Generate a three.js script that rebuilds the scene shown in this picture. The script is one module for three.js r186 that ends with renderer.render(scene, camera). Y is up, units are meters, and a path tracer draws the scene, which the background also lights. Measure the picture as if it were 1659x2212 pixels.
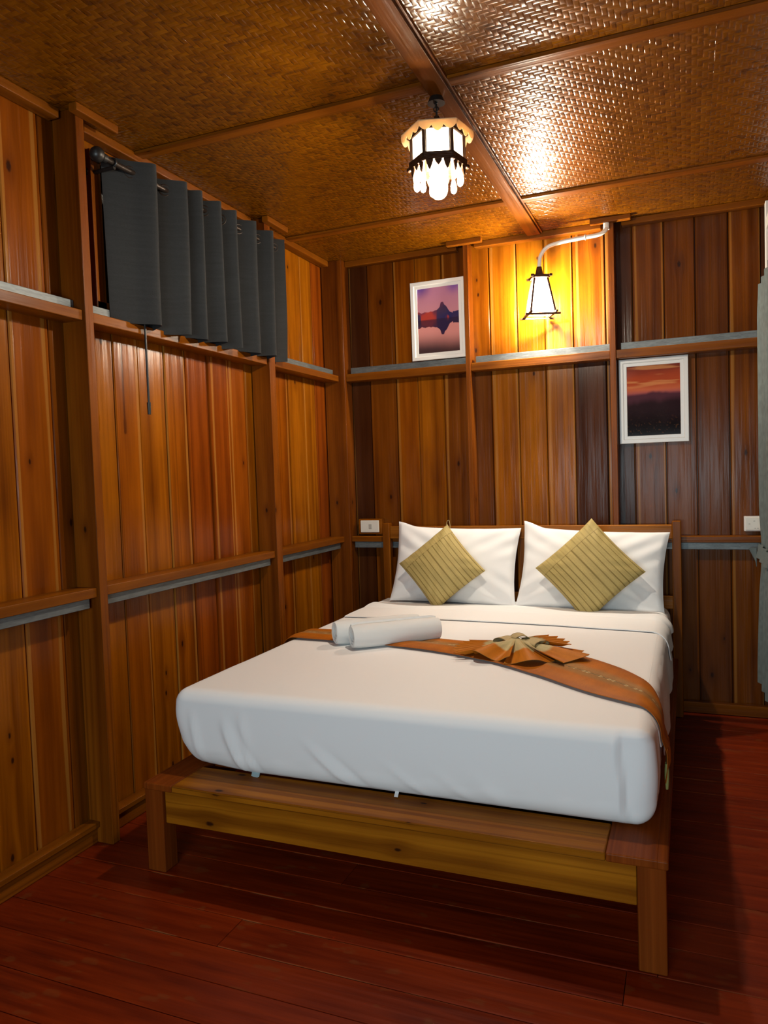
import * as THREE from 'three';
import { RoundedBoxGeometry } from 'three/addons/geometries/RoundedBoxGeometry.js';
import { mergeGeometries, mergeVertices, toCreasedNormals } from 'three/addons/utils/BufferGeometryUtils.js';
import { RectAreaLightUniformsLib } from 'three/addons/lights/RectAreaLightUniformsLib.js';

// ---------------------------------------------------------------- camera, sky, daylight, exposure
const scene = new THREE.Scene();
scene.background = new THREE.Color().setRGB(0.05, 0.065, 0.085);          // blue dusk outside
const camera = new THREE.PerspectiveCamera(68.855, 1659 / 2212, 0.02, 40);
camera.rotation.order = 'YXZ';
camera.position.set(2.0, 1.27, 4.14);
camera.rotation.set(-0.04838, 0.38703, -0.03357);
scene.add(camera);

RectAreaLightUniformsLib.init();
const daylight = new THREE.RectAreaLight(new THREE.Color().setRGB(0.74, 0.93, 1.0), 18.5, 1.4, 0.68);   // the window behind the camera
daylight.name = 'window_daylight';
daylight.position.set(1.58, 1.20, 5.24);
scene.add(daylight);

const LAMP_COLOR = new THREE.Color().setRGB(1.0, 0.90, 0.74);
const PENDANT_POWER = 4.4, SCONCE_POWER = 6.1;

const renderer = new THREE.WebGLRenderer({ antialias: true });
renderer.toneMapping = THREE.LinearToneMapping;
renderer.toneMappingExposure = 1.0;
renderer.shadowMap.enabled = true;

// ---------------------------------------------------------------- helpers
function rng(seed) { let a = seed >>> 0; return () => { a = (a + 0x6D2B79F5) | 0; let t = Math.imul(a ^ (a >>> 15), 1 | a); t = (t + Math.imul(t ^ (t >>> 7), 61 | t)) ^ t; return ((t ^ (t >>> 14)) >>> 0) / 4294967296; }; }
const hash = (x, y, s) => { let h = Math.imul(x, 374761393) + Math.imul(y, 668265263) + Math.imul(s, 2147483647 ^ 0x5bd1e995); h = Math.imul(h ^ (h >>> 13), 1274126177); return ((h ^ (h >>> 16)) >>> 0) / 4294967296; };
function vnoise(x, y, s = 0) {
  const xi = Math.floor(x), yi = Math.floor(y); let fx = x - xi, fy = y - yi;
  fx = fx * fx * (3 - 2 * fx); fy = fy * fy * (3 - 2 * fy);
  const a = hash(xi, yi, s), b = hash(xi + 1, yi, s), c = hash(xi, yi + 1, s), d = hash(xi + 1, yi + 1, s);
  return a + (b - a) * fx + (c - a) * fy + (a - b - c + d) * fx * fy;
}
const fbm = (x, y, s, o = 3) => { let v = 0, k = 0.5, t = 0; for (let i = 0; i < o; i++) { v += k * vnoise(x, y, s + i * 17); t += k; k *= 0.5; x *= 2.03; y *= 2.03; } return v / t; };
const clamp = (v, a = 0, b = 1) => Math.min(b, Math.max(a, v));
const smooth = (a, b, v) => { const t = clamp((v - a) / (b - a)); return t * t * (3 - 2 * t); };
const lerp = (a, b, t) => a + (b - a) * t;
const mix3 = (a, b, t) => [lerp(a[0], b[0], t), lerp(a[1], b[1], t), lerp(a[2], b[2], t)];
const toS = (c) => { c = clamp(c); return Math.round(255 * (c <= 0.0031308 ? 12.92 * c : 1.055 * Math.pow(c, 1 / 2.4) - 0.055)); };
function colorTexture(w, h, fn, wrap = THREE.RepeatWrapping) {           // fn(i, j) gives a linear colour
  const d = new Uint8Array(w * h * 4);
  for (let j = 0; j < h; j++) for (let i = 0; i < w; i++) { const c = fn(i, j), k = (j * w + i) * 4; d[k] = toS(c[0]); d[k + 1] = toS(c[1]); d[k + 2] = toS(c[2]); d[k + 3] = 255; }
  const t = new THREE.DataTexture(d, w, h, THREE.RGBAFormat); t.colorSpace = THREE.SRGBColorSpace; t.wrapS = t.wrapT = wrap; t.magFilter = THREE.LinearFilter; t.minFilter = THREE.LinearFilter; t.needsUpdate = true; return t;
}
function valueTexture(w, h, fn) {
  const d = new Uint8Array(w * h * 4);
  for (let j = 0; j < h; j++) for (let i = 0; i < w; i++) { const c = Math.round(255 * clamp(fn(i, j))), k = (j * w + i) * 4; d[k] = d[k + 1] = d[k + 2] = c; d[k + 3] = 255; }
  const t = new THREE.DataTexture(d, w, h, THREE.RGBAFormat); t.wrapS = t.wrapT = THREE.RepeatWrapping; t.magFilter = THREE.LinearFilter; t.minFilter = THREE.LinearFilter; t.needsUpdate = true; return t;
}
const taken = {};
const numbered = (n) => { if (!(n in taken)) { taken[n] = 0; return n; } taken[n]++; return `${n}_${String(taken[n]).padStart(3, '0')}`; };
function tag(o, label, category, group) { o.userData.label = label; o.userData.category = category; if (group) o.userData.group = group; return o; }
function thing(name, label, category, pos = [0, 0, 0], group) { const o = new THREE.Group(); o.name = numbered(name); o.position.set(...pos); scene.add(o); return tag(o, label, category, group); }
function structure(name, label, category) { const o = new THREE.Group(); o.name = name; o.userData = { kind: 'structure', label, category }; scene.add(o); return o; }
function part(name, geo, mat, parent, pos, rot) {
  const m = new THREE.Mesh(geo, mat); m.name = name; m.castShadow = m.receiveShadow = true;
  if (pos) m.position.set(...pos); if (rot) m.rotation.set(...rot);
  parent.add(m); return m;
}
function sub(name, geo, mat, owner, pos, rot) { const m = part(name, geo, mat, owner.parent, pos, rot); owner.attach(m); return m; }   // placed in the thing's axes, then made a piece of the part
// a prism with eased long edges, length along y, front towards +z; uv: u across (0.13 m), v along (2.55 m)
function boardGeo(w, len, t, o = {}) {
  const c = o.c ?? 0.003, wt = w * (o.taper ?? 1), lift = o.lift ?? 0, u0 = o.u0 ?? 0, flip = o.flip, v0 = o.v0 ?? 0;
  const prof = (ww) => [[-ww / 2, -t], [-ww / 2, -c - lift], [-ww / 2 + c, -lift], [ww / 2 - c, lift], [ww / 2, -c + lift], [ww / 2, -t]];
  const lo = prof(w), hi = prof(wt), pos = [], uv = [];
  const V = (p, y) => [p[0], y, p[1]];
  const U = (p, y) => [(flip ? -1 : 1) * (p[0] / 0.13 + 0.5) + u0, v0 + y / 2.55];
  const tri = (a, b, cc) => { for (const q of [a, b, cc]) { pos.push(...q[0]); uv.push(...q[1]); } };
  for (let k = 0; k < 5; k++) {
    const a = [V(lo[k], 0), U(lo[k], 0)], b = [V(lo[k + 1], 0), U(lo[k + 1], 0)], d = [V(hi[k], len), U(hi[k], len)], e = [V(hi[k + 1], len), U(hi[k + 1], len)];
    tri(a, b, e); tri(a, e, d);
  }
  for (const [pr, y, s] of [[lo, 0, 1], [hi, len, 0]]) for (let k = 1; k < 5; k++) {
    const q = [0, k, k + 1].map((i) => [V(pr[i], y), U(pr[i], y)]); s ? tri(q[0], q[2], q[1]) : tri(q[0], q[1], q[2]);
  }
  const g = new THREE.BufferGeometry(); g.setAttribute('position', new THREE.Float32BufferAttribute(pos, 3)); g.setAttribute('uv', new THREE.Float32BufferAttribute(uv, 2)); g.computeVertexNormals(); return g;
}
// a beam with rounded edges whose grain runs along its longest side
function beamGeo(x, y, z, r = 0.003, v0 = 0) {
  const g = new RoundedBoxGeometry(x, y, z, 1, Math.min(r, x / 2.5, y / 2.5, z / 2.5)), p = g.attributes.position, n = g.attributes.normal, uv = g.attributes.uv;
  const L = x >= y && x >= z ? 0 : y >= z ? 1 : 2, get = (a, i, k) => (k === 0 ? a.getX(i) : k === 1 ? a.getY(i) : a.getZ(i));
  const half = [x / 2, y / 2, z / 2];
  for (let i = 0; i < p.count; i++) {
    let best = 0, bv = -1; for (let k = 0; k < 3; k++) { const q = Math.abs(get(n, i, k)); if (q > bv) { bv = q; best = k; } }
    const side = [0, 1, 2].find((k) => k !== best && k !== L);
    uv.setXY(i, (get(p, i, side) + half[side]) / 0.13 + 0.05, v0 + (get(p, i, L) + half[L]) / 2.55);
  }
  return g;
}
// a cloth: fn(u, v) gives a point; closed with a real thickness
function sheetGeo(fn, nu, nv, th, uS = 1, vS = 1) {
  const P = [], idx = [], uv = [];
  for (let j = 0; j <= nv; j++) for (let i = 0; i <= nu; i++) { const q = fn(i / nu, j / nv); P.push(q[0], q[1], q[2]); uv.push(i / nu * uS, j / nv * vS); }
  const W = nu + 1; for (let j = 0; j < nv; j++) for (let i = 0; i < nu; i++) { const a = j * W + i; idx.push(a, a + 1, a + W + 1, a, a + W + 1, a + W); }
  const top = new THREE.BufferGeometry(); top.setAttribute('position', new THREE.Float32BufferAttribute(P, 3)); top.setAttribute('uv', new THREE.Float32BufferAttribute(uv, 2)); top.setIndex(idx); top.computeVertexNormals();
  const n = top.attributes.normal.array, B = P.map((v, i) => v - n[i] * th);
  const bot = new THREE.BufferGeometry(); bot.setAttribute('position', new THREE.Float32BufferAttribute(B, 3)); bot.setAttribute('uv', new THREE.Float32BufferAttribute(uv, 2));
  const ri = []; for (let k = 0; k < idx.length; k += 3) ri.push(idx[k], idx[k + 2], idx[k + 1]); bot.setIndex(ri); bot.computeVertexNormals();
  const rim = []; for (let i = 0; i < nu; i++) rim.push([i, i + 1]); for (let j = 0; j < nv; j++) rim.push([j * W + nu, (j + 1) * W + nu]); for (let i = nu; i > 0; i--) rim.push([nv * W + i, nv * W + i - 1]); for (let j = nv; j > 0; j--) rim.push([j * W, (j - 1) * W]);
  const ep = [], eu = []; const at = (A, k) => [A[k * 3], A[k * 3 + 1], A[k * 3 + 2]], ut = (k) => [uv[k * 2], uv[k * 2 + 1]];
  for (const [a, b] of rim) { ep.push(...at(P, a), ...at(B, a), ...at(B, b), ...at(P, a), ...at(B, b), ...at(P, b)); eu.push(...ut(a), ...ut(a), ...ut(b), ...ut(a), ...ut(b), ...ut(b)); }
  const edge = new THREE.BufferGeometry(); edge.setAttribute('position', new THREE.Float32BufferAttribute(ep, 3)); edge.setAttribute('uv', new THREE.Float32BufferAttribute(eu, 2)); edge.computeVertexNormals();
  return mergeGeometries([top.toNonIndexed(), bot.toNonIndexed(), edge]);
}
// polyline with values -> smooth interpolation
function spline(pts) { const c = new THREE.CatmullRomCurve3(pts.map((p) => new THREE.Vector3(p[0], p[1] ?? 0, p[2] ?? 0)), false, 'centripetal'); return c; }
function tube(pts, r, seg = 24, rs = 10) { return new THREE.TubeGeometry(spline(pts), seg, r, rs, false); }

// ---------------------------------------------------------------- materials
const GOLD = [0.25, 0.074, 0.002], AMBER = [0.205, 0.050, 0.0015], RED = [0.18, 0.036, 0.002], BROWN = [0.135, 0.034, 0.002], DARK = [0.058, 0.016, 0.004];
const kneeDark = [0.022, 0.006, 0.002];
function woodTexture(seed, base, o = {}) {
  const W = 128, H = 1024, r = rng(seed), knots = [], n = o.knots ?? Math.floor(r() * 4);
  for (let k = 0; k < n; k++) knots.push([0.02 + r() * 0.09, r() * 2.5, 0.004 + r() * 0.006]);
  const sap = o.sap ?? (r() < 0.4), sapSide = r() < 0.5, F = 26 + r() * 26, streak = 0.30 + r() * 0.25;
  return colorTexture(W, H, (i, j) => {
    const x = (i + 0.5) / W * 0.13, y = (j + 0.5) / H * 2.55;
    let g = x + 0.010 * (fbm(x * 14, y * 0.9, seed, 2) - 0.5) * 2, dark = 0, halo = 0;
    for (const [kx, ky, kr] of knots) {
      const dx = x - kx, dy = (y - ky) / 2.0, d = Math.hypot(dx, dy);
      if (d > 0.09) continue;
      g -= dx * 0.85 * Math.exp(-d * d / (2 * 9 * kr * kr)); halo = Math.max(halo, Math.exp(-d * d / (2 * 6 * kr * kr))); dark = Math.max(dark, smooth(kr * 1.25, kr * 0.55, d + 0.002 * (vnoise(x * 300, y * 160, seed) - 0.5)));
    }
    const band = vnoise(g * F, y * 0.35, seed + 3), fine = vnoise(g * F * 4.3, y * 1.4, seed + 5), fib = vnoise(x * 1100, y * 14, seed + 9), blot = fbm(x * 16, y * 3.2, seed + 11, 3);
    let t = 1 + streak * (band - 0.5) * 1.5 + 0.16 * (fine - 0.5) + 0.10 * (fib - 0.5) + 0.62 * (blot - 0.5);
    let c = [base[0] * Math.pow(t, 1.1), base[1] * Math.pow(t, 1.35), base[2] * Math.pow(t, 1.6)];
    c = mix3(c, [base[0] * 0.45, base[1] * 0.36, base[2] * 0.3], 0.6 * smooth(0.70, 0.92, band * 0.75 + fine * 0.25));
    if (sap) { const e = sapSide ? x : 0.13 - x; c = mix3(c, [0.36, 0.15, 0.025], 0.6 * smooth(0.016, 0.009, e + 0.010 * (vnoise(y * 2.2, 3, seed) - 0.5))); }
    c = mix3(c, [base[0] * 0.5, base[1] * 0.4, base[2] * 0.35], 0.6 * halo); c = mix3(c, kneeDark, 0.93 * dark);
    return c;
  });
}
const woodBump = valueTexture(128, 1024, (i, j) => { const x = i / 128 * 0.13, y = j / 1024 * 2.55; return 0.82 * fbm(x * 24, y * 2.6, 71, 2) + 0.14 * vnoise(x * 160, y * 4, 73) + 0.04 * vnoise(x * 600, y * 40, 75); });
function wood(seed, base, o = {}) { return new THREE.MeshPhysicalMaterial({ map: woodTexture(seed, base, o), bumpMap: woodBump, bumpScale: o.bump ?? 0.0026, roughness: o.rough ?? 0.24, specularIntensity: o.spec ?? 0.24, ior: 1.5 }); }
const W = {
  gold: [wood(1, GOLD, { knots: 3 }), wood(2, GOLD, { knots: 1, sap: true }), wood(3, mix3(GOLD, AMBER, 0.5), { knots: 4 }), wood(14, mix3(GOLD, AMBER, 0.3), { knots: 0, sap: true })],
  amber: [wood(4, AMBER, { knots: 2 }), wood(5, AMBER, { knots: 0, sap: true }), wood(6, mix3(AMBER, RED, 0.5), { knots: 3 })],
  red: [wood(7, RED, { knots: 1 }), wood(8, RED, { knots: 0, sap: true }), wood(9, mix3(RED, BROWN, 0.5), { knots: 2 })],
  brown: [wood(10, BROWN, { knots: 3 }), wood(11, BROWN, { knots: 1, sap: true }), wood(12, mix3(BROWN, DARK, 0.4), { knots: 2 })],
  dark: [wood(13, DARK, { knots: 2, sap: false }), wood(15, DARK, { knots: 1, sap: true })],
};
const frameWood = wood(21, [0.15, 0.037, 0.002], { knots: 1, sap: false, rough: 0.34 }), railWood = wood(22, [0.22, 0.064, 0.003], { knots: 1, sap: false, rough: 0.34 });
const bedWood = wood(23, [0.25, 0.080, 0.004], { knots: 2, sap: false, rough: 0.36, spec: 0.14 }), bedRed = wood(24, [0.165, 0.034, 0.004], { knots: 0, sap: false, rough: 0.36, spec: 0.14 }), headWood = wood(25, [0.27, 0.088, 0.008], { knots: 0, sap: false, rough: 0.35 });
const lampWood = wood(26, [0.045, 0.018, 0.008], { knots: 0, sap: false, rough: 0.5 });
const battenWood = wood(27, [0.15, 0.040, 0.002], { knots: 1, sap: false, rough: 0.30 });
const steelNoise = colorTexture(256, 64, (i, j) => { const n = fbm(i / 14, j / 14, 201, 3), s = vnoise(i / 3, j / 3, 205); const k = 0.75 + 0.5 * (n - 0.5) + 0.25 * (s - 0.5); return [0.17 * k, 0.19 * k, 0.195 * k]; });
const steel = new THREE.MeshPhysicalMaterial({ map: steelNoise, metalness: 0.35, roughness: 0.48 });
const clothBump = valueTexture(256, 256, (i, j) => 0.5 + 0.5 * Math.sin(i * Math.PI / 2) * Math.sin(j * Math.PI / 2) * 0.5 + 0.25 * (hash(i, j, 31) - 0.5));
const linen = new THREE.MeshPhysicalMaterial({ color: new THREE.Color().setRGB(0.80, 0.80, 0.80), roughness: 0.85, sheen: 0.25, sheenRoughness: 0.6 });
const towelBump = valueTexture(256, 256, (i, j) => 0.5 * hash(i, j, 41) + 0.5 * vnoise(i / 3, j / 3, 43)); towelBump.repeat.set(3, 3);
const towelCloth = new THREE.MeshPhysicalMaterial({ color: new THREE.Color().setRGB(0.80, 0.81, 0.80), roughness: 0.95, bumpMap: towelBump, bumpScale: 0.0012, sheen: 0.4, sheenRoughness: 0.7 });
const curtainTex = colorTexture(256, 256, (i, j) => { const k = 0.8 + 0.35 * (hash(i, j, 51) - 0.5) + 0.3 * (fbm(i / 40, j / 6, 53, 2) - 0.5); return [0.015 * k, 0.0165 * k, 0.018 * k]; }); curtainTex.repeat.set(4, 2);
const curtainCloth = new THREE.MeshPhysicalMaterial({ map: curtainTex, roughness: 0.9, sheen: 0.3, sheenRoughness: 0.5 });
const black = new THREE.MeshPhysicalMaterial({ color: new THREE.Color().setRGB(0.012, 0.011, 0.010), roughness: 0.4 });
const bronze = new THREE.MeshPhysicalMaterial({ color: new THREE.Color().setRGB(0.035, 0.024, 0.018), roughness: 0.35, metalness: 0.5 });
const whitePaint = new THREE.MeshPhysicalMaterial({ color: new THREE.Color().setRGB(0.74, 0.73, 0.71), roughness: 0.32 });
const plastic = new THREE.MeshPhysicalMaterial({ color: new THREE.Color().setRGB(0.72, 0.69, 0.62), roughness: 0.35 });
const plasticGrey = new THREE.MeshPhysicalMaterial({ color: new THREE.Color().setRGB(0.42, 0.40, 0.36), roughness: 0.4 });
const pipeWhite = new THREE.MeshPhysicalMaterial({ color: new THREE.Color().setRGB(0.70, 0.68, 0.62), roughness: 0.35 });
const shadePaper = new THREE.MeshPhysicalMaterial({ color: new THREE.Color().setRGB(0.90, 0.66, 0.38), roughness: 0.95, transmission: 0.55, thickness: 0, side: THREE.DoubleSide });
const frosted = new THREE.MeshPhysicalMaterial({ color: new THREE.Color().setRGB(0.93, 0.90, 0.82), roughness: 0.75, transmission: 0.6, thickness: 0, side: THREE.DoubleSide });
const frosted2 = new THREE.MeshPhysicalMaterial({ color: new THREE.Color().setRGB(0.95, 0.93, 0.88), roughness: 0.45, transmission: 0.97, thickness: 0, side: THREE.DoubleSide });
const beadGlass = new THREE.MeshPhysicalMaterial({ color: new THREE.Color().setRGB(0.92, 0.86, 0.74), roughness: 0.8, transmission: 0.75, thickness: 0, side: THREE.DoubleSide });
const bulbGlow = new THREE.MeshPhysicalMaterial({ color: new THREE.Color().setRGB(0.9, 0.9, 0.88), roughness: 0.4, emissive: new THREE.Color().setRGB(1.0, 0.9, 0.72), emissiveIntensity: 6 });
const darkGlass = new THREE.MeshPhysicalMaterial({ color: new THREE.Color().setRGB(0.012, 0.013, 0.014), roughness: 0.12 });

// ---------------------------------------------------------------- room shell
const CEIL = 2.545, XR = 2.40, ZF = 5.20;
const plankRand = rng(77);
function pick(list) { return list[Math.floor(plankRand() * list.length)]; }
function wallPlank(parent, along, a, b, y0, y1, mat) {        // along: 'back' (x from a to b, facing +z), 'left' (z, facing +x), 'right' (facing -x), 'front' (facing -z)
  const w = b - a - 0.003, g = boardGeo(w, y1 - y0, 0.02, { taper: 1 - 0.02 * plankRand(), lift: (plankRand() - 0.5) * 0.005, flip: plankRand() < 0.5, c: 0.004, v0: 0 });
  const c = (a + b) / 2, off = (plankRand() - 0.5) * 0.007 - 0.004;
  const P = { back: [c, y0, off], left: [off, y0, c], right: [XR - off, y0, c], front: [c, y0, ZF - off] }[along], R = { back: 0, left: Math.PI / 2, right: -Math.PI / 2, front: Math.PI }[along];
  return part('plank', g, mat, parent, P, [0, R, 0]);
}
const wallBack = structure('wall_back', 'back wall of varnished upright boards behind the headboard', 'wall');
part('backing', new THREE.BoxGeometry(XR + 0.3, CEIL + 0.1, 0.1), W.dark[0], wallBack, [XR / 2, CEIL / 2, -0.085]);
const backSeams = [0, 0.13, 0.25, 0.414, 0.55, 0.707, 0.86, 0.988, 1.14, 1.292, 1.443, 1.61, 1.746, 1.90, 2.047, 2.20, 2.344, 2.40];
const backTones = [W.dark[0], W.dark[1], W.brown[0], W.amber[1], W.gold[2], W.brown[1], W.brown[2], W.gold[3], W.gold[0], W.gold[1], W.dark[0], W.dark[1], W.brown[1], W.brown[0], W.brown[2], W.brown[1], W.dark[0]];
const upperTones = { 6: W.gold[2], 10: W.amber[0] };                          // two boards change to gold and amber above the upper rail
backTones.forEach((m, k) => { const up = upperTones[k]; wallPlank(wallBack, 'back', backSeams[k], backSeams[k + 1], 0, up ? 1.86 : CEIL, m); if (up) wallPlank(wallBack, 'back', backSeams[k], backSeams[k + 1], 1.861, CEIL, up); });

const wallLeft = structure('wall_left', 'long left wall of varnished upright boards with posts and rails', 'wall');
const WZ0 = 0.93, WZ1 = 1.93, WY0 = 1.93, WY1 = 2.44;                       // the high window in this wall
for (const [y0, y1, z0, z1] of [[0, WY0, -0.15, ZF + 0.1], [WY1, CEIL + 0.05, -0.15, ZF + 0.1], [WY0, WY1, -0.15, WZ0], [WY0, WY1, WZ1, ZF + 0.1]]) part('backing', new THREE.BoxGeometry(0.1, y1 - y0, z1 - z0), W.dark[0], wallLeft, [-0.085, (y0 + y1) / 2, (z0 + z1) / 2]);
const leftSeams = [0.08, 0.226, 0.37, 0.547, 0.70, 0.828, 0.959, 1.118, 1.279, 1.44, 1.583, 1.746, 1.882, 2.02, 2.188, 2.351]; for (let z = 2.51; z < ZF - 0.05; z += 0.155) leftSeams.push(z); leftSeams.push(ZF);
const leftTones = [W.red[0], W.gold[1], W.gold[0], W.amber[0], W.amber[1], W.gold[3], W.amber[2], W.red[1], W.red[0], W.amber[0], W.gold[2], W.amber[1], W.gold[0], W.brown[0], W.amber[2], W.gold[2]];
for (let k = 0; k + 1 < leftSeams.length; k++) {
  const a = leftSeams[k], b = leftSeams[k + 1], m = leftTones[k] || pick([...W.gold, ...W.amber]);
  const inWin = b > WZ0 && a < WZ1;
  wallPlank(wallLeft, 'left', a, b, 0, inWin ? WY0 - 0.02 : CEIL, m);
  if (inWin) wallPlank(wallLeft, 'left', a, b, WY1 + 0.02, CEIL, m);
}
const wallRight = structure('wall_right', 'right wall of upright boards behind the teal grey curtain', 'wall');
part('backing', new THREE.BoxGeometry(0.1, CEIL + 0.1, ZF + 0.3), W.dark[0], wallRight, [XR + 0.085, CEIL / 2, ZF / 2]);
for (let z = 0; z < ZF - 0.08; z += 0.153) wallPlank(wallRight, 'right', z, Math.min(ZF, z + 0.153), 0, CEIL, pick([...W.brown, ...W.amber]));
const wallFront = structure('wall_front', 'wall behind the viewer with a window opening', 'wall');
const FX0 = 0.86, FX1 = 2.30, FY0 = 0.84, FY1 = 1.56;
for (const [x0, x1, y0, y1] of [[-0.15, FX0, 0, CEIL + 0.05], [FX1, XR + 0.15, 0, CEIL + 0.05], [FX0, FX1, 0, FY0], [FX0, FX1, FY1, CEIL + 0.05]]) part('backing', new THREE.BoxGeometry(x1 - x0, y1 - y0, 0.1), W.brown[0], wallFront, [(x0 + x1) / 2, (y0 + y1) / 2, ZF + 0.085]);
for (let x = 0; x < XR - 0.05; x += 0.15) {
  if (x + 0.15 > FX0 && x < FX1) { wallPlank(wallFront, 'front', x, x + 0.15, 0, FY0, pick(W.amber)); wallPlank(wallFront, 'front', x, x + 0.15, FY1, CEIL, pick(W.amber)); } else wallPlank(wallFront, 'front', x, x + 0.15, 0, CEIL, pick(W.amber));
}
const win1 = structure('window_1', 'open window behind the viewer', 'window');
for (const [w, h, x, y] of [[FX1 - FX0 + 0.1, 0.05, (FX0 + FX1) / 2, FY0 - 0.02], [FX1 - FX0 + 0.1, 0.05, (FX0 + FX1) / 2, FY1 + 0.02]]) part('frame', beamGeo(w, h, 0.14), frameWood, win1, [x, y, ZF + 0.06]);
for (const x of [FX0 - 0.02, FX1 + 0.02]) part('frame', beamGeo(0.05, FY1 - FY0, 0.14), frameWood, win1, [x, (FY0 + FY1) / 2, ZF + 0.06]);
const win2 = structure('window_2', 'high dark window behind the short grey curtain', 'window');
part('pane', new THREE.BoxGeometry(0.006, WY1 - WY0, WZ1 - WZ0), darkGlass, win2, [-0.075, (WY0 + WY1) / 2, (WZ0 + WZ1) / 2]);
part('added_shutter', new THREE.BoxGeometry(0.03, WY1 - WY0 + 0.1, WZ1 - WZ0 + 0.1), W.dark[0], win2, [-0.17, (WY0 + WY1) / 2, (WZ0 + WZ1) / 2]);  // unseen shutter, added to keep the dusk sky out of this window
for (const z of [WZ0 - 0.02, WZ1 + 0.025]) part('frame', beamGeo(0.11, WY1 - WY0 + 0.06, 0.05), frameWood, win2, [-0.03, (WY0 + WY1) / 2, z]);
for (const y of [WY0 - 0.01, WY1 + 0.02]) part('frame', beamGeo(0.11, 0.045, WZ1 - WZ0 + 0.1), frameWood, win2, [-0.03, y, (WZ0 + WZ1) / 2]);

// posts, rails, steel channels, cornices as parts of their walls
const POSTS_L = [[0.857, 0.912], [2.088, 2.126], [3.32, 3.36], [4.55, 4.59]];
for (const [a, b] of POSTS_L) part('post', beamGeo(0.104, CEIL, b - a, 0.003, 0), frameWood, wallLeft, [0.052, CEIL / 2, (a + b) / 2]);
part('corner_post', beamGeo(0.132, CEIL, 0.10, 0.004), frameWood, wallLeft, [0.066, CEIL / 2, 0.05]);
const POSTS_B = [[0.868, 0.896], [1.637, 1.667]];
for (const [a, b] of POSTS_B) part('post', beamGeo(b - a, CEIL, 0.092, 0.003), frameWood, wallBack, [(a + b) / 2, CEIL / 2, 0.046]);
const baysL = [[0.10, 0.857], [0.912, 2.088], [2.126, 3.32], [3.36, 4.55], [4.59, ZF]];
baysL.forEach(([a, b], k) => {
  const L = b - a, c = (a + b) / 2;
  part('rail', beamGeo(0.092, 0.036, L, 0.003), railWood, wallLeft, [0.046, 1.853, c]);
  const st = part('steel_channel', new RoundedBoxGeometry(0.05, 0.036, L - 0.03, 1, 0.002), steel, wallLeft, [0.032, 1.889, c - 0.012]); st.userData.label = 'grey galvanised steel channel';
  part('rail', beamGeo(0.092, 0.034, L, 0.003), railWood, wallLeft, [0.046, 0.898, c]);
  const s2 = part('steel_channel', new RoundedBoxGeometry(0.05, 0.036, L - 0.04, 1, 0.002), steel, wallLeft, [0.05, 0.863, c + 0.0]); s2.userData.label = 'grey galvanised steel channel';
});
const baysB = [[0.132, 0.868], [0.896, 1.637], [1.667, XR]];
baysB.forEach(([a, b]) => {
  const L = b - a, c = (a + b) / 2;
  part('rail', beamGeo(L, 0.044, 0.082, 0.003), railWood, wallBack, [c, 1.856, 0.041]);
  const st = part('steel_channel', new RoundedBoxGeometry(L - 0.025, 0.038, 0.05, 1, 0.002), steel, wallBack, [c + 0.01, 1.896, 0.036]); st.userData.label = 'grey galvanised steel channel';
  part('rail', beamGeo(L, 0.032, 0.082, 0.003), railWood, wallBack, [c, 0.898, 0.041]);
  const s2 = part('steel_channel', new RoundedBoxGeometry(L - 0.03, 0.036, 0.05, 1, 0.002), steel, wallBack, [c, 0.864, 0.045]); s2.userData.label = 'grey galvanised steel channel';
});
// cornice strips under the ceiling, stepping round the post heads
for (const [a, b] of [[0.10, 0.84], [0.94, 2.03], [2.14, 3.30], [3.38, 4.53], [4.61, ZF]]) part('cornice', beamGeo(0.05, 0.032, b - a, 0.004), railWood, wallLeft, [0.025, CEIL - 0.016, (a + b) / 2]);
for (const [a, b] of POSTS_L) part('cornice', beamGeo(0.035, 0.028, 0.20, 0.004), railWood, wallLeft, [0.122, CEIL - 0.014, (a + b) / 2 - 0.05]);
for (const [a, b] of [[0.132, 0.82], [0.92, 1.60], [1.70, XR]]) part('cornice', beamGeo(b - a, 0.032, 0.05, 0.004), railWood, wallBack, [(a + b) / 2, CEIL - 0.016, 0.025]);
for (const [a, b] of POSTS_B) part('cornice', beamGeo(0.20, 0.026, 0.032, 0.004), railWood, wallBack, [(a + b) / 2 - 0.0, CEIL - 0.013, 0.108]);

const baseL = structure('baseboard_left', 'varnished skirting with a ledge along the left wall', 'skirting');
for (const [a, b] of [[0.10, 0.857], [0.912, 2.088], [2.126, 3.32], [3.36, 4.55], [4.59, ZF]]) { part('board', beamGeo(0.034, 0.058, b - a, 0.002), frameWood, baseL, [0.019, 0.029, (a + b) / 2]); part('ledge', beamGeo(0.048, 0.020, b - a, 0.003), railWood, baseL, [0.026, 0.068, (a + b) / 2]); }
const baseB = structure('baseboard_back', 'varnished skirting along the back wall', 'skirting');
for (const [a, b] of [[0.132, 0.868], [0.896, 1.637], [1.667, XR]]) part('board', beamGeo(b - a, 0.055, 0.04, 0.003), railWood, baseB, [(a + b) / 2, 0.0275, 0.022]);

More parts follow.
